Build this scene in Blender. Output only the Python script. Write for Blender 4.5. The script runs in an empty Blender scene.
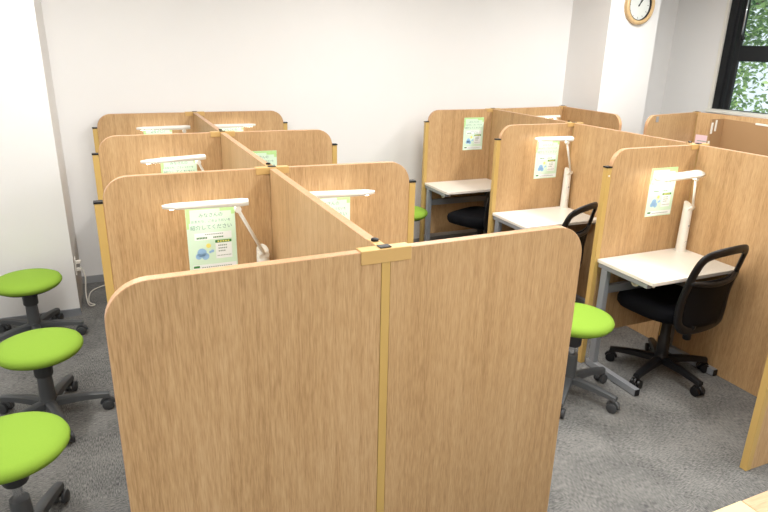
import bpy, bmesh, math, random
from mathutils import Vector, Matrix
random.seed(7)
PI = math.pi
SC = bpy.context.scene
COL = SC.collection

# ------------------------------------------------------------------ materials
def lin(r, g, b):
    f = lambda c: (c/255/12.92) if c/255 <= .04045 else ((c/255+.055)/1.055)**2.4
    return (f(r), f(g), f(b), 1)

def mat(name, col, rough=.5, metal=0., spec=.5, bump=0., bump_scale=200., var=0., var_scale=6.):
    m = bpy.data.materials.new(name); m.use_nodes = True
    nt = m.node_tree; b = nt.nodes['Principled BSDF']
    b.inputs['Roughness'].default_value = rough
    b.inputs['Metallic'].default_value = metal
    b.inputs['Specular IOR Level'].default_value = spec
    tc = nt.nodes.new('ShaderNodeTexCoord')
    n = nt.nodes.new('ShaderNodeTexNoise'); n.inputs['Scale'].default_value = var_scale
    n.inputs['Detail'].default_value = 3
    nt.links.new(tc.outputs['Object'], n.inputs['Vector'])
    mx = nt.nodes.new('ShaderNodeMix'); mx.data_type = 'RGBA'
    c = Vector(col[:3])
    mx.inputs[6].default_value = (*(c*(1-var)), 1); mx.inputs[7].default_value = (*[min(1, x) for x in c*(1+var)], 1)
    nt.links.new(n.outputs['Fac'], mx.inputs[0]); nt.links.new(mx.outputs[2], b.inputs['Base Color'])
    if bump:
        n2 = nt.nodes.new('ShaderNodeTexNoise'); n2.inputs['Scale'].default_value = bump_scale
        n2.inputs['Detail'].default_value = 4
        nt.links.new(tc.outputs['Object'], n2.inputs['Vector'])
        bp = nt.nodes.new('ShaderNodeBump'); bp.inputs['Strength'].default_value = bump; bp.inputs['Distance'].default_value = .002
        nt.links.new(n2.outputs['Fac'], bp.inputs['Height']); nt.links.new(bp.outputs['Normal'], b.inputs['Normal'])
    return m

def wood(name, dark, mid, light, rough=.42, horizontal=False):
    m = bpy.data.materials.new(name); m.use_nodes = True
    nt = m.node_tree; N = nt.nodes; L = nt.links; b = N['Principled BSDF']
    b.inputs['Roughness'].default_value = rough; b.inputs['Specular IOR Level'].default_value = .35
    tc = N.new('ShaderNodeTexCoord'); oi = N.new('ShaderNodeObjectInfo')
    add = N.new('ShaderNodeVectorMath'); add.operation = 'ADD'
    mul = N.new('ShaderNodeVectorMath'); mul.operation = 'SCALE'; mul.inputs['Scale'].default_value = 13.
    cmb = N.new('ShaderNodeCombineXYZ')
    for i in range(3): L.new(oi.outputs['Random'], cmb.inputs[i])
    L.new(cmb.outputs[0], mul.inputs[0]); L.new(tc.outputs['Object'], add.inputs[0]); L.new(mul.outputs[0], add.inputs[1])
    def noise(sx, sz, detail, dist=0.):
        mp = N.new('ShaderNodeMapping')
        mp.inputs['Scale'].default_value = (sz, sx, sx) if horizontal else (sx, sx, sz)
        L.new(add.outputs[0], mp.inputs['Vector'])
        n = N.new('ShaderNodeTexNoise'); n.inputs['Scale'].default_value = 1; n.inputs['Detail'].default_value = detail
        n.inputs['Roughness'].default_value = .6; n.inputs['Distortion'].default_value = dist
        L.new(mp.outputs[0], n.inputs['Vector']); return n.outputs['Fac']
    broad = noise(7, .45, 2, .4); streak = noise(52, 1.5, 4, .3); pore = noise(300, 20, 2)
    def mixf(a, bb, f):
        x = N.new('ShaderNodeMix'); x.inputs[0].default_value = f
        L.new(a, x.inputs[2]); L.new(bb, x.inputs[3]); return x.outputs[0]
    t = mixf(mixf(broad, streak, .55), pore, .46)
    cr = N.new('ShaderNodeValToRGB'); e = cr.color_ramp.elements
    e[0].position = .36; e[0].color = dark; e[1].position = .62; e[1].color = light
    k = cr.color_ramp.elements.new(.49); k.color = mid
    L.new(t, cr.inputs['Fac']); L.new(cr.outputs['Color'], b.inputs['Base Color'])
    bp = N.new('ShaderNodeBump'); bp.inputs['Strength'].default_value = .12; bp.inputs['Distance'].default_value = .001
    L.new(pore, bp.inputs['Height']); L.new(bp.outputs['Normal'], b.inputs['Normal'])
    return m

def carpet(name):
    m = bpy.data.materials.new(name); m.use_nodes = True
    nt = m.node_tree; N = nt.nodes; L = nt.links; b = N['Principled BSDF']
    b.inputs['Roughness'].default_value = .95; b.inputs['Specular IOR Level'].default_value = .1
    tc = N.new('ShaderNodeTexCoord')
    sep = N.new('ShaderNodeSeparateXYZ'); L.new(tc.outputs['Object'], sep.inputs[0])
    ck = N.new('ShaderNodeTexChecker'); ck.inputs['Scale'].default_value = 2.; L.new(tc.outputs['Object'], ck.inputs['Vector'])
    def stretched(sx, sy):
        mp = N.new('ShaderNodeMapping'); mp.inputs['Scale'].default_value = (sx, sy, 1); L.new(tc.outputs['Object'], mp.inputs['Vector'])
        n = N.new('ShaderNodeTexNoise'); n.inputs['Scale'].default_value = 1; n.inputs['Detail'].default_value = 2
        L.new(mp.outputs[0], n.inputs['Vector']); return n.outputs['Fac']
    a = stretched(240, 45); c = stretched(45, 240)
    mx = N.new('ShaderNodeMix'); L.new(ck.outputs['Fac'], mx.inputs[0]); L.new(a, mx.inputs[2]); L.new(c, mx.inputs[3])
    n = N.new('ShaderNodeTexNoise'); n.inputs['Scale'].default_value = 260; n.inputs['Detail'].default_value = 2
    L.new(tc.outputs['Object'], n.inputs['Vector'])
    n3 = N.new('ShaderNodeTexNoise'); n3.inputs['Scale'].default_value = 5; n3.inputs['Detail'].default_value = 3
    L.new(tc.outputs['Object'], n3.inputs['Vector'])
    m2 = N.new('ShaderNodeMix'); m2.inputs[0].default_value = .35; L.new(mx.outputs[0], m2.inputs[2]); L.new(n.outputs['Fac'], m2.inputs[3])
    m3 = N.new('ShaderNodeMix'); m3.inputs[0].default_value = .2; L.new(m2.outputs[0], m3.inputs[2]); L.new(n3.outputs['Fac'], m3.inputs[3])
    cr = N.new('ShaderNodeValToRGB'); e = cr.color_ramp.elements
    e[0].position = .36; e[0].color = lin(66, 67, 68); e[1].position = .64; e[1].color = lin(144, 143, 140)
    L.new(m3.outputs[0], cr.inputs['Fac']); L.new(cr.outputs['Color'], b.inputs['Base Color'])
    bp = N.new('ShaderNodeBump'); bp.inputs['Strength'].default_value = .5; bp.inputs['Distance'].default_value = .003
    L.new(m2.outputs[0], bp.inputs['Height']); L.new(bp.outputs['Normal'], b.inputs['Normal'])
    return m

def see_through(name, col, alpha, gloss=False, grid=0):
    m = bpy.data.materials.new(name); m.use_nodes = True
    nt = m.node_tree; N = nt.nodes; L = nt.links
    for x in list(N):
        if x.type == 'BSDF_PRINCIPLED': N.remove(x)
    out = [x for x in N if x.type == 'OUTPUT_MATERIAL'][0]
    tr = N.new('ShaderNodeBsdfTransparent')
    s = N.new('ShaderNodeBsdfGlossy' if gloss else 'ShaderNodeBsdfDiffuse'); s.inputs['Color'].default_value = col
    if gloss: s.inputs['Roughness'].default_value = .02
    mx = N.new('ShaderNodeMixShader'); mx.inputs[0].default_value = alpha
    if grid:
        tc = N.new('ShaderNodeTexCoord'); n = N.new('ShaderNodeTexNoise'); n.inputs['Scale'].default_value = grid
        L.new(tc.outputs['Object'], n.inputs['Vector'])
        mr = N.new('ShaderNodeMapRange'); mr.inputs['To Min'].default_value = alpha-.15; mr.inputs['To Max'].default_value = alpha+.15
        L.new(n.outputs['Fac'], mr.inputs['Value']); L.new(mr.outputs[0], mx.inputs[0])
    L.new(tr.outputs[0], mx.inputs[1]); L.new(s.outputs[0], mx.inputs[2]); L.new(mx.outputs[0], out.inputs['Surface'])
    return m

def emit(name, col, strength):
    m = mat(name, col, .4); b = m.node_tree.nodes['Principled BSDF']
    b.inputs['Emission Color'].default_value = col; b.inputs['Emission Strength'].default_value = strength
    return m

def leafmat(name):
    m = mat(name, lin(104, 150, 78), .5, var=.0)
    nt = m.node_tree; N = nt.nodes; L = nt.links; b = N['Principled BSDF']
    g = N.new('ShaderNodeNewGeometry'); cr = N.new('ShaderNodeValToRGB'); e = cr.color_ramp.elements
    e[0].color = lin(56, 104, 62); e[1].color = lin(176, 206, 132)
    L.new(g.outputs['Random Per Island'], cr.inputs['Fac']); L.new(cr.outputs[0], b.inputs['Base Color'])
    out = [x for x in N if x.type == 'OUTPUT_MATERIAL'][0]
    t = N.new('ShaderNodeBsdfTranslucent'); L.new(cr.outputs[0], t.inputs['Color'])
    mx = N.new('ShaderNodeMixShader'); mx.inputs[0].default_value = .5
    L.new(b.outputs[0], mx.inputs[1]); L.new(t.outputs[0], mx.inputs[2]); L.new(mx.outputs[0], out.inputs['Surface'])
    return m

M = dict(
    oak=wood('oak laminate', lin(163, 129, 90), lin(187, 152, 109), lin(200, 167, 126)),
    edge=wood('pale edge banding', lin(178, 137, 99), lin(192, 151, 114), lin(203, 165, 128), .4),
    gold=mat('tan painted post', lin(196, 163, 96), .4, var=.03),
    bracket=mat('tan moulded bracket', lin(200, 164, 104), .38, var=.03),
    black=mat('black plastic', lin(18, 19, 22), .4, spec=.35, var=.1),
    softblack=mat('black fabric', lin(9, 10, 15), .85, spec=.15, bump=.3, bump_scale=500, var=.15, var_scale=60),
    meshblack=mat('dense black mesh', lin(9, 10, 15), .7, spec=.2, bump=.4, bump_scale=700, var=.15, var_scale=200),
    sheer=see_through('sheer black mesh', lin(30, 30, 32), .3, grid=300),
    wall=mat('white wallpaper', lin(231, 230, 229), .8, bump=.12, bump_scale=160, var=.01, spec=.2),
    ceil=mat('white ceiling board', lin(235, 235, 233), .9, bump=.2, bump_scale=90, var=.02),
    base=mat('grey vinyl skirting', lin(150, 152, 155), .5, var=.03),
    carpet=carpet('grey carpet tiles'),
    green=mat('lime green seat fabric', lin(136, 172, 60), .8, bump=.35, bump_scale=700, var=.06, var_scale=300, spec=.2),
    stoolgrey=mat('dark grey moulded plastic', lin(74, 77, 80), .45, var=.05),
    darkgrey=mat('charcoal plastic', lin(52, 54, 57), .45, var=.05),
    wheel=mat('grey caster rubber', lin(58, 60, 63), .55, var=.1),
    steel=mat('silver grey painted steel', lin(150, 154, 160), .38, .35, var=.03),
    desk=mat('off white melamine', lin(233, 227, 217), .35, var=.015),
    deskedge=mat('desk edge strip', lin(206, 200, 190), .5, var=.02),
    white=mat('white plastic', lin(228, 225, 216), .32, var=.01),
    lampgrey=mat('lamp print grey', lin(170, 172, 172), .4),
    lampglow=emit('lit lamp diffuser', (1, .93, .80, 1), 11.5),
    sheet=mat('poster pale green print', lin(212, 238, 216), .45, var=.06, var_scale=14),
    ptop=mat('poster green print', lin(182, 224, 152), .45, var=.12, var_scale=60),
    pwhite=mat('poster white print', lin(238, 244, 244), .45, var=.02),
    ptext=mat('poster teal ink', lin(88, 132, 132), .5, var=.05),
    pgreen=mat('poster dark green ink', lin(52, 128, 62), .5, var=.05),
    pyellow=mat('poster yellow ink', lin(242, 232, 120), .5, var=.05),
    pblue=mat('poster blue ink', lin(150, 192, 232), .5, var=.08, var_scale=60),
    pgrey=mat('poster grey ink', lin(140, 158, 150), .5, var=.05),
    pink=mat('pink printed paper', lin(226, 200, 208), .5, var=.04, var_scale=40),
    card=mat('brown corrugated board', lin(158, 124, 86), .75, var=.04, var_scale=3),
    clockwood=wood('beech clock rim', lin(184, 152, 108), lin(202, 172, 126), lin(214, 184, 140), .4),
    clockface=mat('clock face', lin(222, 226, 222), .12, var=.06, var_scale=12),
    frame=mat('black window aluminium', lin(26, 28, 31), .35, .2, var=.05),
    glass=see_through('window glass', (.95, 1, .98, 1), .05, gloss=True),
    chrome=mat('brushed chrome', lin(200, 202, 205), .2, 1., var=.02),
    tablea=wood('pale maple tabletop', lin(180, 144, 108), lin(192, 158, 122), lin(202, 170, 136), .4, True),
    tableb=mat('cream tabletop', lin(222, 202, 152), .45, var=.02),
    leaf=leafmat('tree leaves'),
    bark=mat('tree bark', lin(82, 70, 58), .9, bump=.5, bump_scale=30, var=.2, var_scale=15),
)

# ------------------------------------------------------------------ mesh helpers
def link(o, parent=None):
    COL.objects.link(o)
    if parent: o.parent = parent
    return o

def obj(name, bm, m, parent=None, smooth=False, bevel=0., loc=None, rotz=0.):
    bmesh.ops.recalc_face_normals(bm, faces=bm.faces)
    me = bpy.data.meshes.new(name); bm.to_mesh(me); bm.free()
    me.materials.append(m)
    if smooth:
        for p in me.polygons: p.use_smooth = True
        if smooth == 'auto': me.set_sharp_from_angle(angle=math.radians(40))
    o = link(bpy.data.objects.new(name, me), parent)
    if loc: o.location = loc
    o.rotation_euler.z = rotz
    if bevel:
        b = o.modifiers.new('bevel', 'BEVEL'); b.width = bevel; b.segments = 2; b.limit_method = 'ANGLE'
    return o

def thing(name, label, cat, loc=(0, 0, 0), rotz=0., group=None):
    o = bpy.data.objects.new(name, None); o.empty_display_size = .1
    link(o); o.location = loc; o.rotation_euler.z = rotz
    return tag(o, label, cat, group)

def tag(o, label, cat, group=None):
    o['label'] = label; o['category'] = cat
    if group: o['group'] = group
    return o

def struct(name, bm, m, label=None, **k):
    o = obj(name, bm, m, **k); o['kind'] = 'structure'
    if label: o['label'] = label; 
    o['category'] = name.split('_')[0]
    return o

def copy_tree(o, parent=None):
    c = o.copy(); COL.objects.link(c); c.parent = parent
    for ch in list(o.children): copy_tree(ch, c)
    return c

def dup(o, loc, rotz, label, group=None):
    c = copy_tree(o); c.location = loc; c.rotation_euler.z = rotz; c['label'] = label
    if group: c['group'] = group
    return c

def box(bm, x0, x1, y0, y1, z0, z1, mx=None):
    v = [bm.verts.new((x, y, z)) for x in (x0, x1) for y in (y0, y1) for z in (z0, z1)]
    for f in ((0, 1, 3, 2), (4, 6, 7, 5), (0, 4, 5, 1), (2, 3, 7, 6), (0, 2, 6, 4), (1, 5, 7, 3)):
        bm.faces.new([v[i] for i in f])
    if mx: 
        for q in v: q.co = mx @ q.co
    return bm

def bx(*a, mx=None): return box(bmesh.new(), *a, mx=mx)

def prism(poly, y0, y1, bm=None, axes='xz'):
    bm = bm or bmesh.new()
    P = (lambda a, b, y: (a, y, b)) if axes == 'xz' else (lambda a, b, y: (a, b, y))
    A = [bm.verts.new(P(a, b, y0)) for a, b in poly]; B = [bm.verts.new(P(a, b, y1)) for a, b in poly]
    bm.faces.new(A); bm.faces.new(B[::-1]); n = len(poly)
    for i in range(n): bm.faces.new((A[i], A[(i+1) % n], B[(i+1) % n], B[i]))
    return bm

def lathe(prof, n=32, bm=None, mx=None):
    bm = bm or bmesh.new(); rings = []; new = []
    for r, z in prof:
        if r < 1e-6: ring = [bm.verts.new((0, 0, z))]
        else: ring = [bm.verts.new((r*math.cos(2*PI*i/n), r*math.sin(2*PI*i/n), z)) for i in range(n)]
        rings.append(ring); new += ring
    for a, b in zip(rings, rings[1:]):
        for i in range(n):
            q = [a[i % len(a)], a[(i+1) % len(a)], b[(i+1) % len(b)], b[i % len(b)]]
            q = list(dict.fromkeys(q))
            if len(q) > 2: bm.faces.new(q)
    for ring in (rings[0], rings[-1]):
        if len(ring) > 2: bm.faces.new(ring)
    if mx:
        for v in new: v.co = mx @ v.co
    return bm

def smoothpath(pts, closed=False, sub=8):
    pts = [Vector(p) for p in pts]; n = len(pts); out = []
    rng = n if closed else n-1
    for i in range(rng):
        g = (lambda k: pts[k % n]) if closed else (lambda k: pts[max(0, min(n-1, k))])
        p0, p1, p2, p3 = g(i-1), g(i), g(i+1), g(i+2)
        for s in range(sub):
            t = s/sub
            out.append(.5*((2*p1)+(p2-p0)*t+(2*p0-5*p1+4*p2-p3)*t*t+(3*p1-p0-3*p2+p3)*t**3))
    if not closed: out.append(pts[-1])
    return out

def tube(pts, r, n=10, closed=False, bm=None, flat=1.):
    bm = bm or bmesh.new(); P = [Vector(p) for p in pts]; m = len(P); rings = []
    prev = None
    for i in range(m):
        if closed: t = P[(i+1) % m]-P[i-1]
        else: t = P[min(i+1, m-1)]-P[max(i-1, 0)]
        t.normalize()
        if prev is None:
            up = Vector((0, 1, 0)) if abs(t.y) < .9 else Vector((1, 0, 0))
        else: up = prev
        u = (up-t*up.dot(t)).normalized(); w = t.cross(u); prev = u
        rr = r(i/(m-1)) if callable(r) else r
        rings.append([bm.verts.new(P[i]+u*math.cos(2*PI*k/n)*rr*flat+w*math.sin(2*PI*k/n)*rr) for k in range(n)])
    for i in range(m if closed else m-1):
        a, b = rings[i], rings[(i+1) % m]
        for k in range(n): bm.faces.new((a[k], a[(k+1) % n], b[(k+1) % n], b[k]))
    if not closed: bm.faces.new(rings[0]); bm.faces.new(rings[-1])
    return bm

def text_bm(body, size, align='CENTER'):
    c = bpy.data.curves.new('t', 'FONT'); c.body = body; c.size = size; c.align_x = align; c.fill_mode = 'FRONT'
    c.resolution_u = 2
    o = bpy.data.objects.new('t', c); COL.objects.link(o)
    dg = bpy.context.evaluated_depsgraph_get(); dg.update()
    me = bpy.data.meshes.new_from_object(o.evaluated_get(dg))
    bm = bmesh.new(); bm.from_mesh(me)
    bpy.data.objects.remove(o); bpy.data.curves.remove(c); bpy.data.meshes.remove(me)
    bmesh.ops.dissolve_limit(bm, angle_limit=.02, verts=bm.verts, edges=bm.edges)
    for v in bm.verts: v.co = Vector((v.co.x, 0, v.co.y))
    return bm

# ------------------------------------------------------------------ layout numbers (metres)
CAM = (-0.653, -1.4337, 1.8662); YAW, PIT, ROL, FPX = .4276, .3295, .0227, 608.57
D, W, H, T = 1.2304, .7017, 1.35, .03
RX, RY, RA, RD, RW = 2.6577, 3.4563, -.0128, 1.1355, .6733
def rp(u, v): return (RX+u*math.cos(RA)-v*math.sin(RA), RY+u*math.sin(RA)+v*math.cos(RA))
YB, XR, XL, YF, ZC = 3.76, 5.145, -2.3, -3.0, 2.75

# ------------------------------------------------------------------ the room
struct('floor', bx(XL-.15, XR+.15, YF-.15, YB+.15, -.1, 0), M['carpet'], 'grey carpet tile floor of the study room')
struct('ceiling', bx(XL-.15, XR+.15, YF-.15, YB+.15, ZC, ZC+.1), M['ceil'], 'white ceiling above the study room')
struct('wall_back', bx(XL, XR, YB, YB+.15, 0, ZC), M['wall'], 'white wall behind all the booths')
struct('wall_left', bx(XL-.15, XL, YF, YB+.15, 0, ZC), M['wall'], 'white wall on the left side')
struct('wall_front', bx(XL, XR, YF-.15, YF, 0, ZC), M['wall'], 'white wall facing the booths')
# right wall with the window opening
WY0, WY1, WZ0, WZ1 = .30, 3.14, 1.305, 2.62
bm = bmesh.new()
box(bm, XR, XR+.15, YF, WY0, 0, ZC); box(bm, XR, XR+.15, WY1, YB+.15, 0, ZC)
box(bm, XR, XR+.15, WY0, WY1, 0, WZ0); box(bm, XR, XR+.15, WY0, WY1, WZ1, ZC)
struct('wall_right', bm, M['wall'], 'white wall holding the black framed window')
# pillars are part of the shell
struct('wall_pillar', bx(3.712, 4.325, 3.235, YB, 0, ZC), M['wall'], 'white square pillar carrying the clock')
struct('wall_alcove', bx(XL, -.972, 3.105, YB, 0, ZC), M['wall'], 'white projecting wall behind the green stools at left')
struct('baseboard_back', bx(-.972, 3.712, YB-.008, YB, 0, .06), M['base'], 'grey skirting along the back wall')
struct('baseboard_left', bx(XL, -.968, 3.093, 3.105, 0, .055), M['steel'], 'silver skirting along the projecting wall')
struct('baseboard_right', bx(XR-.008, XR, YF, YB, 0, .06), M['base'], 'grey skirting along the window wall')
struct('trim_1', bx(XR-.012, XR+.02, WY1-.01, WY1+.02, WZ0, WZ1+.03), M['white'], 'white trim beside the window', bevel=.003)
struct('trim_2', bx(XR-.06, XR+.10, WY0, WY1, WZ0, WZ0+.035), M['white'], 'white window ledge', bevel=.004)

# the window
def window():
    f = bmesh.new(); x0, x1 = XR+.015, XR+.075
    z0, z1 = WZ0+.035, WZ1; ya, yb = WY0, WY1-.01
    for yy in (yb-.075, ya):                                   # outer frame, stepped in section
        box(f, x0, x1, yy, yy+.075, z0, z1)
    box(f, x0, x1, ya, yb, z1-.06, z1); box(f, x0+.02, x1, ya, yb, z0, z0+.006)
    o = struct('window_1', f, M['frame'], 'black framed window looking onto trees', bevel=.004)
    s = bmesh.new()
    for yy in (yb-.11, yb-.175): box(s, x0+.015, x1-.01, yy, yy+.05, z0+.006, z1-.06)
    box(s, x0+.012, x1-.005, ya+.075, yb-.175, 1.815, 1.962)   # rail between upper and lower pane
    box(s, x0+.012, x1-.005, ya+.075, ya+.12, z0+.006, z1-.06)
    box(s, x0+.012, x1-.005, 1.55, 1.62, z0+.006, z1-.06)
    obj('sash', s, M['frame'], o, bevel=.004)
    obj('pane', bx(x0+.030, x0+.035, ya+.075, yb-.16, z0+.006, 1.82), M['glass'], o)
    obj('pane', bx(x0+.030, x0+.035, ya+.075, yb-.16, 1.95, z1-.06), M['glass'], o)
    st = tube([(x0-.012, yb-.19, 2.06), (x0-.012, yb-.19, 2.5)], .007, 8)
    obj('stay_rod', st, M['chrome'], o, smooth=True)
    obj('latch', lathe([(0, 0), (.024, 0), (.026, .008), (.02, .02), (0, .024)], 16, mx=Matrix.Translation((x0, yb-.2, 2.03)) @ Matrix.Rotation(-PI/2, 4, 'Y')), M['black'], o, smooth=True)
window()

# ------------------------------------------------------------------ partition panels
def panel(label, a, b, z0=0., rounded=True, post=True, group=None, rad=.10, screw=False):
    """a = end at the joint, b = free end (plan points)."""
    a, b = Vector(a), Vector(b); L = (b-a).length; ang = math.atan2(b.y-a.y, b.x-a.x)
    t = thing('partition_panel', label, 'partition', (a.x, a.y, 0), ang, group)
    e = .002; x1 = L-e; zt = H-e
    if rounded:
        arc = [(x1-rad+rad*math.sin(i/10*PI/2), zt-rad+rad*math.cos(i/10*PI/2)) for i in range(11)]
    else: arc = [(x1, zt)]
    poly = [(0, z0+.002)]+[(0, zt)]+arc+[(x1, z0+.002)]
    obj('board', prism(poly, -T/2, T/2), M['oak'], t)
    # edge banding runs over the top and down the free end
    path = [(0, zt)]+arc+([(x1, z0+.002)] if rounded else [])
    bm = bmesh.new(); n = len(path); rows = []
    for i, (x, z) in enumerate(path):
        p0 = Vector(path[max(i-1, 0)]); p1 = Vector(path[min(i+1, n-1)]); d = (p1-p0).normalized()
        nx, nz = -d.y, d.x
        if i == 0: nx, nz = 0, 1
        if i == n-1 and rounded: nx, nz = 1, 0
        hy = T/2
        rows.append([bm.verts.new((x+nx*k, y, z+nz*k)) for k, y in ((.0003, -hy), (.0003, hy), (e, hy-.001), (e, -hy+.001))])
    for p, q in zip(rows, rows[1:]):
        for k in range(4): bm.faces.new((p[k], p[(k+1) % 4], q[(k+1) % 4], q[k]))
    bm.faces.new(rows[0]); bm.faces.new(rows[-1])
    obj('edging', bm, M['edge'], t)
    if post:
        p = obj('end_post', bx(L+.0005, L+.034, -.017, .017, .002, H-.105), M['gold'], t, bevel=.002)
        obj('cap', bx(L+.0005, L+.036, -.019, .019, H-.1045, H-.0965), M['black'], p)
        if screw: obj('screw', lathe([(0, 0), (.006, 0), (.005, .003), (0, .004)], 12, mx=Matrix.Translation((L+.017, 0, H-.15)) @ Matrix.Rotation(PI/2 if False else -PI/2, 4, 'X') @ Matrix.Translation((0, 0, .017))), M['white'], p)
    return t

def joint(label, x, y, rot=0., front=True, group=None, half=.075, screw=True, wide=True, lip=.026):
    t = thing('joint_post', label, 'post', (x, y, 0), rot, group)
    obj('post', bx(-.013, .013, -.0165, .0165, .002, H-.001), M['gold'], t, bevel=.001)
    b = bmesh.new(); g = .0006
    if wide:
        box(b, -half, half, -.0185, .0185, H+g, H+.004)
        box(b, -half, half, -.0195, -.0165, H-lip, H+.004)
        box(b, -half, half, .0165, .0195, H-lip, H+.004)
    else: box(b, -.03, .03, -.0185, .0185, H+g, H+.004)
    k = obj('bracket', b, M['bracket'], t, bevel=.0015)
    obj('socket', bx(-.017, .017, -.013, .013, H+.0045, H+.0075), M['black'], t, bevel=.001)
    if screw:
        obj('spine_plate', bx(-.0145, .0145, .021, .085, H+g, H+.003), M['bracket'], t, bevel=.001)
        obj('screw', lathe([(0, H+.0035), (.011, H+.0035), (.011, H+.009), (.006, H+.011), (0, H+.011)], 14, mx=Matrix.Translation((0, .062, 0))), M['black'], t)
    return t

GL = 'oak cross partitions of the left bank of booths'
GR = 'oak cross partitions of the right bank of booths'
g = .0145
A0 = .016
c0, s0 = math.cos(A0), math.sin(A0)
panel('left half of the big oak partition nearest the camera', (-g*c0, -g*s0), (-.708*c0, -.708*s0), 0, post=False, group=GL)
panel('right half of the big oak partition nearest the camera', (g*c0, g*s0), (.698*c0, .698*s0), 0, post=False, group=GL)
lab = [('oak partition left of the spine carrying the nearest left lamp and poster', 'oak partition right of the spine in the second row with a glowing lamp before it'),
       ('oak partition left of the spine in the third row from the front', 'oak partition right of the spine in the third row showing only a poster corner'),
       ('rearmost oak partition left of the spine against the white wall', 'rearmost oak partition right of the spine against the white wall')]
for k in (1, 2, 3):
    ends = {1: ((-.700, D), (.668, D-.03)), 2: ((-.712, 2*D), (.705, 2*D-.03)), 3: ((-.716, 3*D), (.715, 3*D))}[k]
    panel(lab[k-1][0], (-g, k*D), ends[0], .16, group=GL)
    panel(lab[k-1][1], (g, k*D), ends[1], .16, group=GL)
SP = 'oak spine panels between back to back booths'
sl = ['oak spine panel running back from the joint of the nearest partition', 'middle oak spine panel of the left bank', 'rearmost oak spine panel of the left bank']
for k in range(3):
    panel(sl[k], (0, k*D+.022), (0, (k+1)*D-.022), 0, rounded=False, post=False, group=SP)
JG = 'tan joint posts with brackets'
jl = ['tan post and bracket in the middle of the nearest oak partition', 'tan joint post with bracket at the second row of the left bank', 'tan joint post with bracket at the third row of the left bank', 'tan joint post at the white wall end of the left bank']
for k in range(4):
    joint(jl[k], 0, k*D, A0 if k == 0 else 0, group=JG, screw=(k < 3), lip=.035 if k == 0 else .026)

rl = ['oak partition at the far end of the right bank with an unlit desk and poster', 'oak partition of the right bank with a lit lamp, middle of the three poster panels',
      'oak partition of the right bank behind the nearest white lamp', 'oak partition cut off by the right edge of the picture, standing on the carpet']
ext = [.672, .668, .672, .650]
for k in range(4):
    panel(rl[k], rp(-g, -k*RD), rp(-ext[k], -k*RD), .2 if k < 3 else 0, group=GR, screw=(k == 2))
srl = ['far oak spine panel of the right bank', 'middle oak spine panel of the right bank beside the lit lamp', 'oak spine panel to the right of the mesh chair, reaching the carpet']
for k in range(3):
    panel(srl[k], rp(0, -k*RD-.022), rp(0, -(k+1)*RD+.022), 0, rounded=False, post=False, group=SP)
jr = ['tan joint post at the far end of the right bank', 'tan joint post beside the middle lamp of the right bank', 'tan joint post above the nearest white lamp of the right bank', 'tan joint post beyond the right edge of the picture']
for k in range(4):
    x, y = rp(0, -k*RD); joint(jr[k], x, y, RA if k == 0 else RA+PI*0, group=JG, screw=(k > 0), wide=True)
# far booth on the other side of the right spine
WX, WYY = 3.556, 3.555
a = Vector(rp(g, 0)); panel('oak partition continuing behind the right bank spine towards the pillar', a, (WX-g, WYY-.005), .0, rounded=False, post=False)
panel('oak wing partition with a rounded end in front of the white pillar', (WX, WYY-.022), (3.512, 2.71), 0, rounded=True, post=False)
joint('tan corner post in front of the back wall by the pillar', WX, WYY, .1, group=JG, half=.035, screw=False)
# third bank, turned a little, by the window
CA = math.radians(10.5); CX, CY = 4.516, 2.772
cp = lambda u, v: (CX+u*math.cos(CA)-v*math.sin(CA), CY+u*math.sin(CA)+v*math.cos(CA))
cpan = panel('pale oak partition with a rounded corner below the window wall, grey clip on top', cp(-g, 0), cp(-.805, 0), 0, post=False)
panel('oak spine panel running under the window ledge', cp(0, -.022), cp(0, -1.3), 0, rounded=False, post=False)
joint('tan joint post just below the window', CX, CY, CA, group=JG, half=.035, screw=False)
# grey clip over the window-side partition
b = bmesh.new(); z = H
t = tag(obj('paper_clip', bx(-.018, .018, -.0205, -.0155, z-.062, z-.012), M['base'], None, loc=(*cp(-.67, 0), 0), rotz=CA), 'small grey clip stuck near the rounded corner of the window partition', 'clip')

# brown folding screen
def folding_screen():
    p0, p1, p2 = Vector((4.08, 2.263)), Vector((4.258, 2.278)), Vector((4.10, 1.53))
    t = thing('folding_screen', 'plain brown folding screen with white clips, standing beside the window booth', 'screen', (p1.x, p1.y, 0))
    for q, nm in ((p0, 'side_leaf'), (p2, 'long_leaf')):
        d = q-p1; ang = math.atan2(d.y, d.x)
        obj(nm, bx(.004, d.length, -.006, .006, .002, H-.002), M['card'], t, rotz=ang)
    d = p0-p1; ang = math.atan2(d.y, d.x); L = d.length; sgn = 1
    for u, z in ((L-.015, 1.275), (L-.065, 1.295), (L-.01, 1.12)):
        obj('clip', bx(u-.012, u+.010, .0065, .012, z-.05, z+.045), M['white'], t, rotz=ang, bevel=.002)
    d = p2-p1; ang = math.atan2(d.y, d.x)
    obj('lamp_head_stand_in', bx(.36, .62, -.008, .008, H-.012, H+.0015), M['white'], t, rotz=ang)  # white strip added on the top edge in place of a lamp head
folding_screen()

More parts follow.
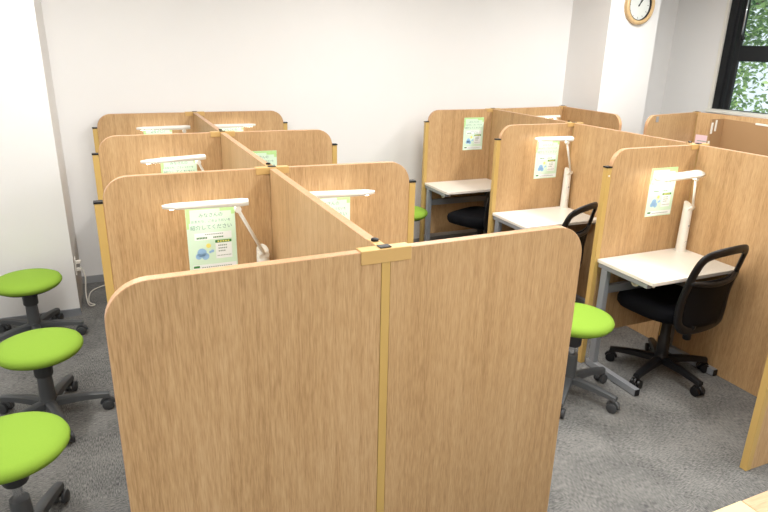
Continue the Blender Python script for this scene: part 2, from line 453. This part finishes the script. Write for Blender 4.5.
# ------------------------------------------------------------------ posters
def bar(x0, x1, z0, z1, y): return bx(x0, x1, y-.0002, y, z0, z1)
def make_poster(label, group):
    t = thing('poster', label, 'poster', group=group)
    obj('sheet', bx(-.105, .105, -.0007, 0, 0, .297), M['sheet'], t)
    y = -.0009
    tb = bmesh.new()
    for x0, x1, z0, z1 in ((-.104, .104, .284, .296), (-.104, -.088, .225, .284), (.04, .104, .272, .284), (-.104, -.094, .20, .225), (.088, .104, .255, .272)):
        box(tb, x0, x1, y-.0001, y+.0001, z0, z1)
    obj('leaf_border', tb, M['ptop'], t)
    for body, size, x, z, nm in (('みなさんの', .021, 0, .250, 'title'), ('お友だち、ごきょうだいを', .0142, 0, .2255, 'title'), ('紹介してください', .0225, 0, .195, 'title')):
        b = text_bm(body, size)
        for v in b.verts: v.co += Vector((x, y-.0004, z))
        obj(nm, b, M['ptext'], t)
    obj('notice_box', bar(-.075, .085, .146, .178, y), M['pwhite'], t)
    b = bmesh.new()
    for i in range(9): box(b, -.03+i*.009, -.024+i*.009, y-.0006, y-.0004, .168, .172)
    obj('small_print', b, M['pgrey'], t)
    b = bmesh.new()
    for i in range(7): box(b, -.066+i*.0065, -.0613+i*.0065, y-.0006, y-.0004, .151, .159)
    obj('small_print', b, M['pgreen'], t); b = bmesh.new()
    for i in range(6): box(b, .005+i*.0075, .0105+i*.0075, y-.0006, y-.0004, .152, .158)
    obj('small_print', b, M['pgreen'], t)
    obj('green_header', bar(.012, .083, .128, .140, y), M['pgreen'], t)
    b = bmesh.new()
    for i in range(5): box(b, .022+i*.011, .029+i*.011, y-.0006, y-.0004, .131, .137)
    obj('header_print', b, M['pyellow'], t)
    obj('notice_box', bar(.012, .083, .055, .127, y), M['pwhite'], t)
    b = bmesh.new()
    for j, n in enumerate((5, 5, 4)):
        for i in range(n): box(b, .024+i*.008, .0295+i*.008, y-.0006, y-.0004, .112-j*.013, .118-j*.013)
    obj('small_print', b, M['pgrey'], t); b = bmesh.new()
    for i in range(9): box(b, .018+i*.007, .0225+i*.007, y-.0006, y-.0004, .066, .070)
    obj('small_print', b, M['pgrey'], t)
    # soft blue cloud and yellow burst
    cl = bmesh.new()
    for cx, cz, r in ((-.048, .088, .020), (-.062, .072, .014), (-.034, .070, .016), (-.002, .092, .007), (-.012, .088, .006)):
        lathe([(0, 0), (r, 0), (r, .0002), (0, .0002)], 18, cl, Matrix.Translation((cx, y, cz)) @ Matrix.Rotation(PI/2, 4, 'X'))
    obj('cloud_print', cl, M['pblue'], t)
    obj('yellow_burst', lathe([(0, 0), (.011, 0), (.011, .0002), (0, .0002)], 7, mx=Matrix.Translation((-.018, y, .118)) @ Matrix.Rotation(PI/2, 4, 'X')), M['pyellow'], t)
    obj('foot_strip', bar(-.09, .1, .008, .032, y), M['pwhite'], t)
    b = bmesh.new(); box(b, -.088, -.062, y-.0006, y-.0004, .018, .028)
    obj('foot_badge', b, M['pgreen'], t)
    b = bmesh.new()
    for i in range(14): box(b, -.052+i*.0095, -.046+i*.0095, y-.0006, y-.0004, .016, .021)
    obj('small_print', b, M['pgrey'], t)
    return t
PG = 'green posters on the booth partitions'
yp = -T/2-.001
po = make_poster('green poster on the nearest left partition, half below its lamp', PG)
po.location = (-.282, D+yp, .904); po.rotation_euler.y = 0
def poster(label, x, y, z, rz=0.): return dup(po, (x, y, z), rz, label, PG)
poster('green poster on the third row partition left of the spine, its lower part hidden', -.275, 2*D+yp, .918)
poster('green poster cut off by the spine panel beside the second row lamp', .258, D+yp-.011, .912, -.044)
poster('green poster corner on the third row partition right of the spine', .225, 2*D+yp-.010, .93, -.044)
poster('unlit green poster high on the far partition of the right bank', *rp(-.205, yp), .98, RA)
poster('bright green poster under the middle lamp of the right bank', *rp(-.237, -RD+yp), .937, RA)
poster('green poster behind the nearest lamp head of the right bank', *rp(-.258, -2*RD+yp), .928, RA)
poster('green poster on the rearmost partition left of the spine, lit by its lamp', -.29, 3*D+yp, .95)
poster('green poster on the rearmost partition right of the spine, lit by its lamp', .27, 3*D+yp, .95)
pk = thing('notice_sheet', 'pale pink notice on the partition under the window ledge', 'notice', (*cp(-.0165, -.14), .86), CA-PI/2)
obj('sheet', bx(-.10, .10, -.0008, 0, 0, .285), M['pink'], pk)
b = bmesh.new()
for j in range(6): box(b, -.08, .08, -.0012, -.0009, .05+j*.035, .058+j*.035)
obj('small_print', b, M['pgrey'], pk)

# ------------------------------------------------------------------ desks
def make_desk(label, group):
    """origin: floor below the middle of the rear edge; depth towards -y."""
    w, d = .335, .43
    t = thing('study_desk', label, 'desk', group=group)
    r = .018
    def corner(cx, cy, a0): return [(cx+r*math.cos(a0+i*PI/8), cy+r*math.sin(a0+i*PI/8)) for i in range(5)]
    poly = [(-w, 0)]+corner(-w+r, -d+r, PI)+corner(w-r, -d+r, 1.5*PI)+[(w, 0)]
    obj('desktop', prism(poly, 0.678, .700, axes='xy'), M['desk'], t, bevel=.003)
    for s in (-1, 1):
        x = s*.315
        b = bmesh.new(); box(b, x-.018, x+.018, -.085, -.040, .046, .650)
        lg = obj('leg', b, M['steel'], t, bevel=.003)
        obj('top_rail', bx(x-.018, x+.018, -.39, -.010, .651, .677), M['steel'], t, bevel=.003)
        f = obj('foot', bx(x-.018, x+.018, -.43, -.020, .004, .045), M['steel'], t, bevel=.003)
        obj('end_cap', bx(x-.016, x+.016, -.4345, -.4305, .006, .043), M['black'], f)
    obj('cross_beam', bx(-.296, .296, -.078, -.048, .50, .552), M['steel'], t, bevel=.003)
    obj('side_rail', bx(-.2965, -.283, -.40, -.06, .655, .677), M['deskedge'], t, bevel=.002)
    h = smoothpath([(-.276, -.23, .677), (-.276, -.23, .635), (-.276, -.245, .617), (-.276, -.268, .622), (-.276, -.275, .642)])
    obj('bag_hook', tube(h, .008, 8), M['white'], t, smooth=True)
    return t
DG = 'off white study desks in the booths'
dk = make_desk('off white desk with the nearest lamp and mesh chair in the right bank', DG)
x, y = rp(-.353, -2*RD-T/2-.004); dk.location = (x, y, 0); dk.rotation_euler.z = RA
x, y = rp(-.358, -RD-T/2-.004); dup(dk, (x, y, 0), RA, 'off white desk under the middle lamp of the right bank', DG)
x, y = rp(-.358, -T/2-.004); dup(dk, (x, y, 0), RA, 'off white desk without a lamp in the far booth of the right bank', DG)
for nm, x, k in (('off white desk in the nearest booth left of the spine, hidden behind the big partition', -.357, 1), ('off white desk in the middle booth left of the spine', -.357, 2), ('off white desk in the rearmost booth left of the spine', -.357, 3),
                 ('off white desk in the nearest booth right of the spine', .357, 1), ('off white desk in the rearmost booth right of the spine', .357, 3)):
    dup(dk, (x, k*D-T/2-.004-(.033 if x > 0 and k == 1 else 0), 0), -.044 if (x > 0 and k == 1) else 0, nm, DG)
dup(dk, (3.12, 3.462, 0), .106, 'off white desk in the booth behind the right bank spine', DG)

# ------------------------------------------------------------------ lamps
LG = 'white desk lamps'
def lamp(label, bx_, by_, ha, hb, z=.7005, top=.292, wid=.05, tilt=0.):
    """stand at (bx_, by_); ha = free end of the head, hb = end at the arm (world points)."""
    t = thing('desk_lamp', label, 'lamp', (bx_, by_, z), 0, LG)
    O = Vector((bx_, by_, z)); A = Vector(ha)-O; B = Vector(hb)-O
    r = .030
    prof = [(0, 0), (r-.002, 0), (r+.001, .004), (r, .02), (r*.93, top-.03), (r*.9, top-.02)]
    b = lathe(prof, 28)
    # slanted rounded top
    n = 28; ring = [v for v in b.verts if abs(v.co.z-(top-.02)) < 1e-5]
    bmesh.ops.delete(b, geom=[f for f in b.faces if len(f.verts) > 6 and all(v in ring for v in f.verts)], context='FACES_ONLY')
    for v in ring: v.co.z += .022+.022*(v.co.y/(r*.9))
    b.faces.new(sorted(ring, key=lambda v: math.atan2(v.co.y, v.co.x)))
    st = obj('stand', b, M['white'], t, smooth='auto')
    obj('stand_base', lathe([(0, -.0), (r+.004, 0), (r+.004, .006), (r+.001, .009), (0, .009)], 28), M['white'], t, smooth='auto')
    obj('switch', lathe([(0, 0), (.0065, 0), (.006, .003), (0, .004)], 14, mx=Matrix.Translation((0, -r*.965, top*.58)) @ Matrix.Rotation(PI/2, 4, 'X')), M['lampgrey'], t, smooth='auto')
    b = tube([(r*.93*math.sin(u)*.5, -r*1.0*math.cos(u*.55)-.0005, top*.17+.02*math.cos(u*1.0)) for u in [i/8*PI-PI/2 for i in range(9)]], .0012, 6)
    obj('dial_mark', b, M['lampgrey'], t, smooth=True)
    # pivot disc on the slanted top
    P = Vector((0, -.004, top-.006))
    obj('pivot', lathe([(0, 0), (.023, 0), (.025, .004), (.023, .010), (0, .012)], 24, mx=Matrix.Translation((0, -.020, top-.012)) @ Matrix.Rotation(PI/2+.5, 4, 'X')), M['white'], t, smooth='auto')
    dirv = (B-A).normalized(); L = (B-A).length
    J = B-dirv*.045-Vector((0, 0, .03))
    obj('arm', tube([P+Vector((0, -.028, 0)), J], .0075, 10), M['white'], t, smooth=True)
    side = Vector((0, 0, 1)).cross(dirv).normalized(); 
    mxj = Matrix.Translation(J) @ side.to_track_quat('Z', 'Y').to_matrix().to_4x4() @ Matrix.Translation((0, 0, -.013))
    jb = lathe([(0, 0), (.013, 0), (.014, .003), (.014, .023), (.013, .026), (0, .026)], 18, mx=mxj)
    box(jb, J.x-.008, J.x+.008, J.y-.008, J.y+.008, J.z+.006, J.z+.024)
    obj('arm_joint', jb, M['white'], t, smooth='auto')
    # flat head, thinner at its free end, rounded in section
    side = Matrix.Rotation(tilt, 3, dirv) @ side; up = dirv.cross(side).normalized()
    if up.z < 0: up = -up
    b = bmesh.new(); rows = []
    for i in range(15):
        u = i/14; c = A.lerp(B, u)
        e = min(1, .35+6*u) if u < .11 else 1
        if u > .93: e = 1-(u-.93)*4
        w = wid/2*e*(.9+.1*u); th = .012+.008*u
        sec = [(-w, -th*.5), (-w, th*.1), (-w*.75, th*.42), (0, th*.5), (w*.75, th*.42), (w, th*.1), (w, -th*.5)]
        rows.append([b.verts.new(c+side*p+up*q) for p, q in sec])
    for p, q in zip(rows, rows[1:]):
        for k in range(7): b.faces.new((p[k], p[(k+1) % 7], q[(k+1) % 7], q[k]))
    b.faces.new(rows[0]); b.faces.new(rows[-1])
    h = obj('lamp_head', b, M['white'], t, smooth='auto')
    b = bmesh.new(); rows = []
    for u in (.08, .84):
        c = A.lerp(B, u); th = .012+.008*u
        rows.append([b.verts.new(c+side*p*wid*.36+up*(-th*.5-q)) for p, q in ((-1, .0005), (1, .0005), (1, .003), (-1, .003))])
    for k in range(4): b.faces.new((rows[0][k], rows[0][(k+1) % 4], rows[1][(k+1) % 4], rows[1][k]))
    b.faces.new(rows[0]); b.faces.new(rows[1])
    obj('diffuser', b, M['lampglow'], h)
    return t
lamp('white lamp on the nearest desk of the right bank, beside the mesh chair', 2.550, 1.112, (2.160, 1.045, 1.194), (2.550, 1.062, 1.204), wid=.066, tilt=.35)
lamp('white lamp lit over the middle desk of the right bank', 2.582, 2.255, (2.205, 2.215, 1.260), (2.505, 2.155, 1.260), wid=.05, tilt=.4)
lamp('white lamp leaning left above the poster of the nearest left booth', -.075, 1.150, (-.487, 1.078, 1.247), (-.148, 1.050, 1.249), wid=.036, tilt=.5)
lamp('white lamp lit in the middle booth left of the spine', -.080, 2.385, (-.500, 2.23, 1.230), (-.135, 2.30, 1.232), wid=.036, tilt=.5)
lamp('white lamp lit in the rearmost booth left of the spine', -.080, 3.610, (-.450, 3.52, 1.257), (-.065, 3.50, 1.259), wid=.036, tilt=.5)
lamp('white lamp lit in the nearest booth right of the spine', .085, 1.115, (.415, 1.03, 1.253), (.055, 1.07, 1.253), wid=.036, tilt=-.5)
lamp('white lamp lit in the rearmost booth right of the spine', .085, 3.610, (.448, 3.54, 1.257), (.055, 3.52, 1.257), wid=.036, tilt=-.5)
lamp('white lamp peeping over the far end of the right bank spine', 3.40, 3.44, (3.02, 3.38, 1.275), (3.385, 3.385, 1.275), wid=.04)

# ------------------------------------------------------------------ wheeled bases
def leg_bm(R, w0, w1, z0, z1):
    b = bmesh.new(); rows = []
    for i in range(7):
        u = i/6; r = .02+u*(R-.02); w = (w0*(1-u)+w1*u)/2; h = .040*(1-u)+.026*u
        zc = z0*(1-u)+z1*u+.012*math.sin(u*PI)*.6
        rows.append([b.verts.new((r, y, z)) for y, z in ((-w, zc-h/2), (w, zc-h/2), (w*.85, zc+h*.3), (w*.4, zc+h/2), (-w*.4, zc+h/2), (-w*.85, zc+h*.3))])
    for p, q in zip(rows, rows[1:]):
        for k in range(6): b.faces.new((p[k], p[(k+1) % 6], q[(k+1) % 6], q[k]))
    b.faces.new(rows[0]); b.faces.new(rows[-1])
    return b
def star_base(t, R, m, ang0, wm):
    for k in range(5):
        a = ang0+k*2*PI/5
        lg = obj('base_leg', leg_bm(R, .060, .040, .100, .082), m, t, smooth='auto', rotz=a)
        b = tube([(R-.012, 0, .03), (R-.012, 0, .072)], .008, 8)
        tube([(R-.012+.03*math.cos(u), 0, .029+.03*math.sin(u)) for u in [i/8*PI for i in range(9)]], .010, 8, bm=b)
        ca = obj('caster', b, m, t, smooth=True, rotz=a)
        w = bmesh.new()
        for s in (-1, 1):
            lathe([(0, 0), (.022, 0), (.028, .003), (.028, .017), (.022, .020), (0, .020)], 20, w, Matrix.Translation((R-.012, s*.0215-.010, .0285)) @ Matrix.Rotation(-PI/2, 4, 'X'))
        obj('wheel', w, wm, ca, smooth='auto')
    obj('hub', lathe([(0, .075), (.036, .075), (.042, .085), (.040, .12), (.034, .135), (0, .135)], 24), m, t, smooth='auto')

def make_stool(label, group):
    t = thing('wheeled_stool', label, 'stool', group=group)
    obj('seat', lathe([(0, .372), (.152, .374), (.184, .384), (.199, .402), (.201, .414), (.193, .430), (.170, .441), (.12, .449), (.06, .453), (0, .454)], 56), M['green'], t, smooth=True)
    obj('seat_plate', lathe([(0, .350), (.06, .350), (.075, .358), (.155, .367), (.158, .3715), (0, .3715)], 40), M['darkgrey'], t, smooth='auto')
    obj('gas_lift', lathe([(0, .2), (.017, .2), (.017, .349), (0, .349)], 20), M['chrome'], t, smooth='auto')
    obj('lift_cover', lathe([(0, .255), (.040, .255), (.044, .262), (.044, .325), (.048, .349), (0, .349)], 28), M['darkgrey'], t, smooth='auto')
    obj('column', lathe([(0, .130), (.038, .130), (.036, .20), (.034, .254), (0, .254)], 28), M['stoolgrey'], t, smooth='auto')
    star_base(t, .285, M['stoolgrey'], 0, M['wheel'])
    return t
SG = 'lime green wheeled stools'
st = make_stool('lime green wheeled stool cut off by the lower left corner of the picture', SG)
def stool(label, x, y, up, rot):
    c = dup(st, (x, y, 0), math.radians(rot), label, SG)
    for ch in c.children:                                  # a raised stool shows more of its gas lift
        if ch.name.split('.')[0] in ('seat', 'seat_plate', 'lift_cover', 'gas_lift'): ch.location.z += up
    return c
stool0 = (-1.105, .795, 0)
stool('lime green wheeled stool in the middle of the left row of three', -1.085, 1.752, 0, 0)
stool('lime green wheeled stool farthest back at left, beside the projecting wall', -1.228, 2.80, -.01, -6)
stool('lime green wheeled stool right of the nearest oak partition', 1.605, .93, .055, -67)
stool('lime green wheeled stool seen past the second row partition, before the far desk', 1.71, 3.31, .06, 36)
st.location = stool0; st.rotation_euler.z = math.radians(70)
for ch_ in st.children:
    if ch_.name.split('.')[0] in ('seat', 'seat_plate', 'lift_cover', 'gas_lift'): ch_.location.z += .07

# ------------------------------------------------------------------ mesh office chairs
def cushion(rx, ry, prof, ex=3.2, n=56, cy=0.):
    b = bmesh.new(); rows = []
    for s, z in prof:
        ring = []
        for i in range(n):
            a = 2*PI*i/n; c, q = math.cos(a), math.sin(a); k = (abs(c)**ex+abs(q)**ex)**(-1/ex)
            x, y = rx*s*k*c, ry*s*k*q
            dz = -.03*max(0, y/ry-.45)**1.5 + .012*(abs(x)/rx)**2
            ring.append(b.verts.new((x, y+cy, z+dz)))
        rows.append(ring)
    for p, q in zip(rows, rows[1:]):
        for i in range(n): b.faces.new((p[i], p[(i+1) % n], q[(i+1) % n], q[i]))
    b.faces.new(rows[0]); b.faces.new(rows[-1])
    return b
def make_chair(label, group):
    t = thing('mesh_office_chair', label, 'chair', group=group)
    star_base(t, .298, M['black'], 0, M['black'])
    for ch in t.children:
        pass
    obj('column', lathe([(0, .136), (.036, .136), (.034, .24), (.030, .245), (.028, .375), (0, .375)], 24), M['black'], t, smooth='auto')
    obj('mechanism', bx(-.075, .075, -.12, .10, .376, .402), M['black'], t, bevel=.008)
    obj('knob', lathe([(0, .30), (.021, .30), (.024, .306), (.022, .374), (0, .374)], 18, mx=Matrix.Translation((-.02, -.150, .0))), M['black'], t, smooth='auto')
    obj('seat', cushion(.235, .225, [(.78, .404), (.93, .408), (1., .432), (1.01, .462), (.97, .486), (.86, .498), (.6, .503), (.2, .502)], cy=.05), M['softblack'], t, smooth=True)
    # backrest: a bent loop, open mesh above, dense mesh below
    half = [(.0, -.228, .405), (.145, -.212, .408), (.200, -.195, .455), (.208, -.195, .57), (.206, -.215, .68), (.200, -.240, .78), (.180, -.262, .845), (.12, -.280, .872), (.0, -.290, .880)]
    loop = half+[(-x, y, z) for x, y, z in half[-2:0:-1]]
    LP = smoothpath(loop, True, 6)
    obj('back_frame', tube(LP, lambda u: .026, 12, True, flat=.5), M['black'], t, smooth=True)
    right = smoothpath(half, False, 6)
    def edge(z):
        best = min((p for p in right if p.x > .1), key=lambda p: abs(p.z-z)); return best
    def sheet(z0, z1, n=14, off=0.):
        b = bmesh.new(); rows = []
        for i in range(n+1):
            z = z0+(z1-z0)*i/n; e = edge(z); row = []
            for j in range(13):
                s = j/6-1; row.append(b.verts.new((e.x*s, e.y-.045*(1-s*s)+off, z)))
            rows.append(row)
        for p, q in zip(rows, rows[1:]):
            for j in range(12): b.faces.new((p[j], p[j+1], q[j+1], q[j]))
        return b
    obj('sheer_mesh', sheet(.705, .872), M['sheer'], t, smooth=True)
    lm = obj('dense_mesh', sheet(.425, .705), M['meshblack'], t, smooth=True)
    so = lm.modifiers.new('thick', 'SOLIDIFY'); so.thickness = .012
    e = edge(.705)
    obj('crossbar', tube([(e.x*s, e.y-.045*(1-s*s)-.004, .705-.02*(1-s*s)) for s in [i/8-1 for i in range(17)]], .014, 10), M['black'], t, smooth=True)
    for s in (-1, 1):
        pts = smoothpath([(s*.06, -.08, .395), (s*.085, -.17, .395), (s*.10, -.215, .410), (s*.10, -.226, .435)])
        obj('back_support', tube(pts, .014, 8), M['black'], t, smooth=True)
    return t
CG = 'black mesh office chairs at the right bank desks'
ch = make_chair('black mesh chair in full view at the nearest right bank desk', CG)
base_rot = math.radians(53)
ch.location = (2.298, .905, 0); ch.rotation_euler.z = math.radians(5)
for c in ch.children:
    if c.name.split('.')[0] in ('base_leg', 'caster'): c.rotation_euler.z += math.radians(48)
dup(ch, (2.135, 1.90, 0), math.radians(22), 'black mesh chair half hidden behind the partition of the middle right desk', CG)
dup(ch, (2.285, 2.955, 0), math.radians(22), 'black mesh chair at the far right bank desk, seat turned towards the aisle', CG)

# ------------------------------------------------------------------ clock
def clock():
    R = Matrix.Rotation(PI/2, 4, 'X')
    t = thing('wall_clock', 'round wooden rimmed clock on the white pillar', 'clock', (4.043, 3.2345, 2.298))
    obj('rim', lathe([(.138, 0), (.172, 0), (.176, .012), (.172, .036), (.158, .044), (.142, .040), (.135, .026), (.135, .006), (.138, 0)], 64, mx=R), M['clockwood'], t, smooth='auto')
    obj('shadow_ring', lathe([(.131, .007), (.1345, .007), (.1345, .032), (.131, .032), (.131, .007)], 64, mx=R), M['black'], t)  # black ring stands for the shade inside the rim
    obj('face', lathe([(0, .002), (.1305, .002), (.1305, .010), (0, .010)], 64, mx=R), M['clockface'], t)
    for k in range(12):
        m = R @ Matrix.Rotation(-k*PI/6, 4, 'Z'); obj('hour_mark', bx(-.002, .002, .104, .122, .0102, .0110, mx=m), M['darkgrey'], t)
    for nm, a, L, w in (('hour_hand', 40, .065, .005), ('minute_hand', 25, .1, .0035)):
        m = R @ Matrix.Rotation(-math.radians(a), 4, 'Z'); zz = .012 if nm[0] == 'h' else .0145
        obj(nm, bx(-w, w, -.015, L, zz, zz+.0015, mx=m), M['black'], t)
    obj('hand_cap', lathe([(0, .0165), (.007, .0165), (.006, .019), (0, .019)], 16, mx=R), M['black'], t)
clock()

# ------------------------------------------------------------------ outlet, plugs and cord by the projecting wall
xo = -.9715
t = thing('wall_outlet', 'white outlet plate on the side of the projecting wall', 'outlet', (xo, 3.23, .33))
obj('plate', bx(0, .008, -.035, .035, -.06, .06), M['white'], t, bevel=.003)
for dz, l in ((.03, 'upper white plug in the wall outlet at left'), (-.025, 'lower white plug in the wall outlet at left')):
    pl = tag(obj('power_plug', bx(0, .032, -.014, .014, -.012, .012), M['white'], None, loc=(xo+.0085, 3.23, .33+dz), bevel=.004), l, 'plug', 'white plugs in the wall outlet')
cord = smoothpath([(xo+.045, 3.23, .305), (xo+.055, 3.215, .24), (xo+.045, 3.20, .12), (xo+.055, 3.20, .03), (xo+.09, 3.25, .006), (xo+.05, 3.33, .006), (xo+.07, 3.55, .006), (xo+.2, 3.66, .006), (xo+.33, 3.70, .006)])
tag(obj('extension_cable', tube(cord, .005, 8), M['white'], None, smooth=True), 'white power cord dropping from the outlet to the carpet', 'cable')

# ------------------------------------------------------------------ two tables at the lower right corner
def table(label, x0, x1, top, z):
    t = thing('side_table', label, 'table', ((x0+x1)/2, -.95, 0), 0, 'pale tables at the lower right corner'); w = (x1-x0)/2-.001
    obj('tabletop', bx(-w, w, -.345, .345, z-.025, z), top, t, bevel=.003)
    for sx in (-1, 1):
        for sy in (-1, 1): obj('leg', bx(sx*(w-.03)-.02, sx*(w-.03)+.02, sy*.31-.02, sy*.31+.02, .002, z-.026), M['steel'], t, bevel=.003)
table('cream topped table at the lower right corner, left of the maple one', .20, .81, M['tableb'], .722)
table('pale maple topped table cut off by the lower right corner', .812, 1.62, M['tablea'], .720)

# ------------------------------------------------------------------ trees outside
def tree(label, x, y, seed, h):
    rnd = random.Random(seed)
    t = thing('leafy_tree', label, 'tree', (x, y, -1.5), 0, 'trees outside the window')
    obj('trunk', tube(smoothpath([(0, 0, 0), (.08, .1, 1.5), (-.05, .2, 3.), (.1, .1, h)]), lambda u: .13*(1-u)+.03, 10), M['bark'], t, smooth=True)
    tips = []
    for k in range(9):
        a = rnd.uniform(0, 2*PI); z0 = rnd.uniform(1.6, h-.6); L = rnd.uniform(.9, 1.6)
        p = [(0, .15, z0), (.5*L*math.cos(a), .15+.5*L*math.sin(a), z0+.3), (L*math.cos(a), .15+L*math.sin(a), z0+.85)]
        obj('branch', tube(smoothpath(p), lambda u: .035*(1-u)+.008, 7), M['bark'], t, smooth=True)
        tips += [Vector(p[1]), Vector(p[2])]
    b = bmesh.new()
    for k in range(15000):
        c = rnd.choice(tips)+Vector((rnd.gauss(0, .38), rnd.gauss(0, .38), rnd.gauss(0, .33)))
        s = rnd.uniform(.035, .07); R = Matrix.Rotation(rnd.uniform(0, 6.28), 3, 'Z') @ Matrix.Rotation(rnd.uniform(-1, 1), 3, 'X') @ Matrix.Rotation(rnd.uniform(-1, 1), 3, 'Y')
        v = [b.verts.new(c+R @ Vector(q)*s) for q in ((-1, 0, 0), (-.2, -.5, .1), (1, 0, -.1), (-.2, .5, .1))]
        b.faces.new(v)
    f = obj('foliage', b, M['leaf'], t); f['kind'] = 'stuff'
tree('green leafy tree filling the right part of the window', 8.2, 2.0, 3, 5.0)
tree('green leafy tree outside at the left part of the window', 9.0, 6.2, 5, 5.4)
tree('green leafy tree farthest right beyond the window', 8.6, -2.3, 8, 5.2)

# ------------------------------------------------------------------ light
def area(name, loc, sx, sy, power, col=(1, .985, .95)):
    l = bpy.data.lights.new(name, 'AREA'); l.shape = 'RECTANGLE'; l.size = sx; l.size_y = sy; l.energy = power; l.color = col
    o = bpy.data.objects.new(name, l); COL.objects.link(o); o.location = loc
    return o
for x in (-.9, 1.3, 3.5):
    for y in (-1.9, .2, 2.0):
        area('ceiling_lamp', (x, y, ZC-.02), .3, 1.2, {-1.9: 29, .2: 35, 2.0: 38}[y]*{-.9: .82, 1.3: 1, 3.5: 1.1}[x])
s = bpy.data.lights.new('sun', 'SUN'); s.energy = 3.2; s.angle = .02; s.color = (1, .96, .88)
so = bpy.data.objects.new('sun', s); COL.objects.link(so); so.rotation_euler = (0, math.radians(-38), math.radians(20)); so.location = (0, 0, 12)
w = bpy.data.worlds.new('sky'); SC.world = w; w.use_nodes = True
bg = w.node_tree.nodes['Background']; bg.inputs['Color'].default_value = (.80, .91, 1, 1); bg.inputs['Strength'].default_value = 1.1

# ------------------------------------------------------------------ camera
cd = bpy.data.cameras.new('camera'); cam = bpy.data.objects.new('camera', cd); COL.objects.link(cam)
cd.sensor_width = 36; cd.lens = FPX*36/768; cd.clip_start = .02
F = Vector((math.sin(YAW)*math.cos(PIT), math.cos(YAW)*math.cos(PIT), -math.sin(PIT)))
Rr = Vector((math.cos(YAW), -math.sin(YAW), 0)); U = Rr.cross(F)
R2 = Rr*math.cos(ROL)+U*math.sin(ROL); U2 = -Rr*math.sin(ROL)+U*math.cos(ROL)
mw = Matrix(((R2.x, U2.x, -F.x, CAM[0]), (R2.y, U2.y, -F.y, CAM[1]), (R2.z, U2.z, -F.z, CAM[2]), (0, 0, 0, 1)))
cam.matrix_world = mw
SC.camera = cam
vs = SC.view_settings
vs.view_transform = 'Standard'; vs.look = 'None'; vs.gamma = 1; vs.use_curve_mapping = False; vs.exposure = 0.16
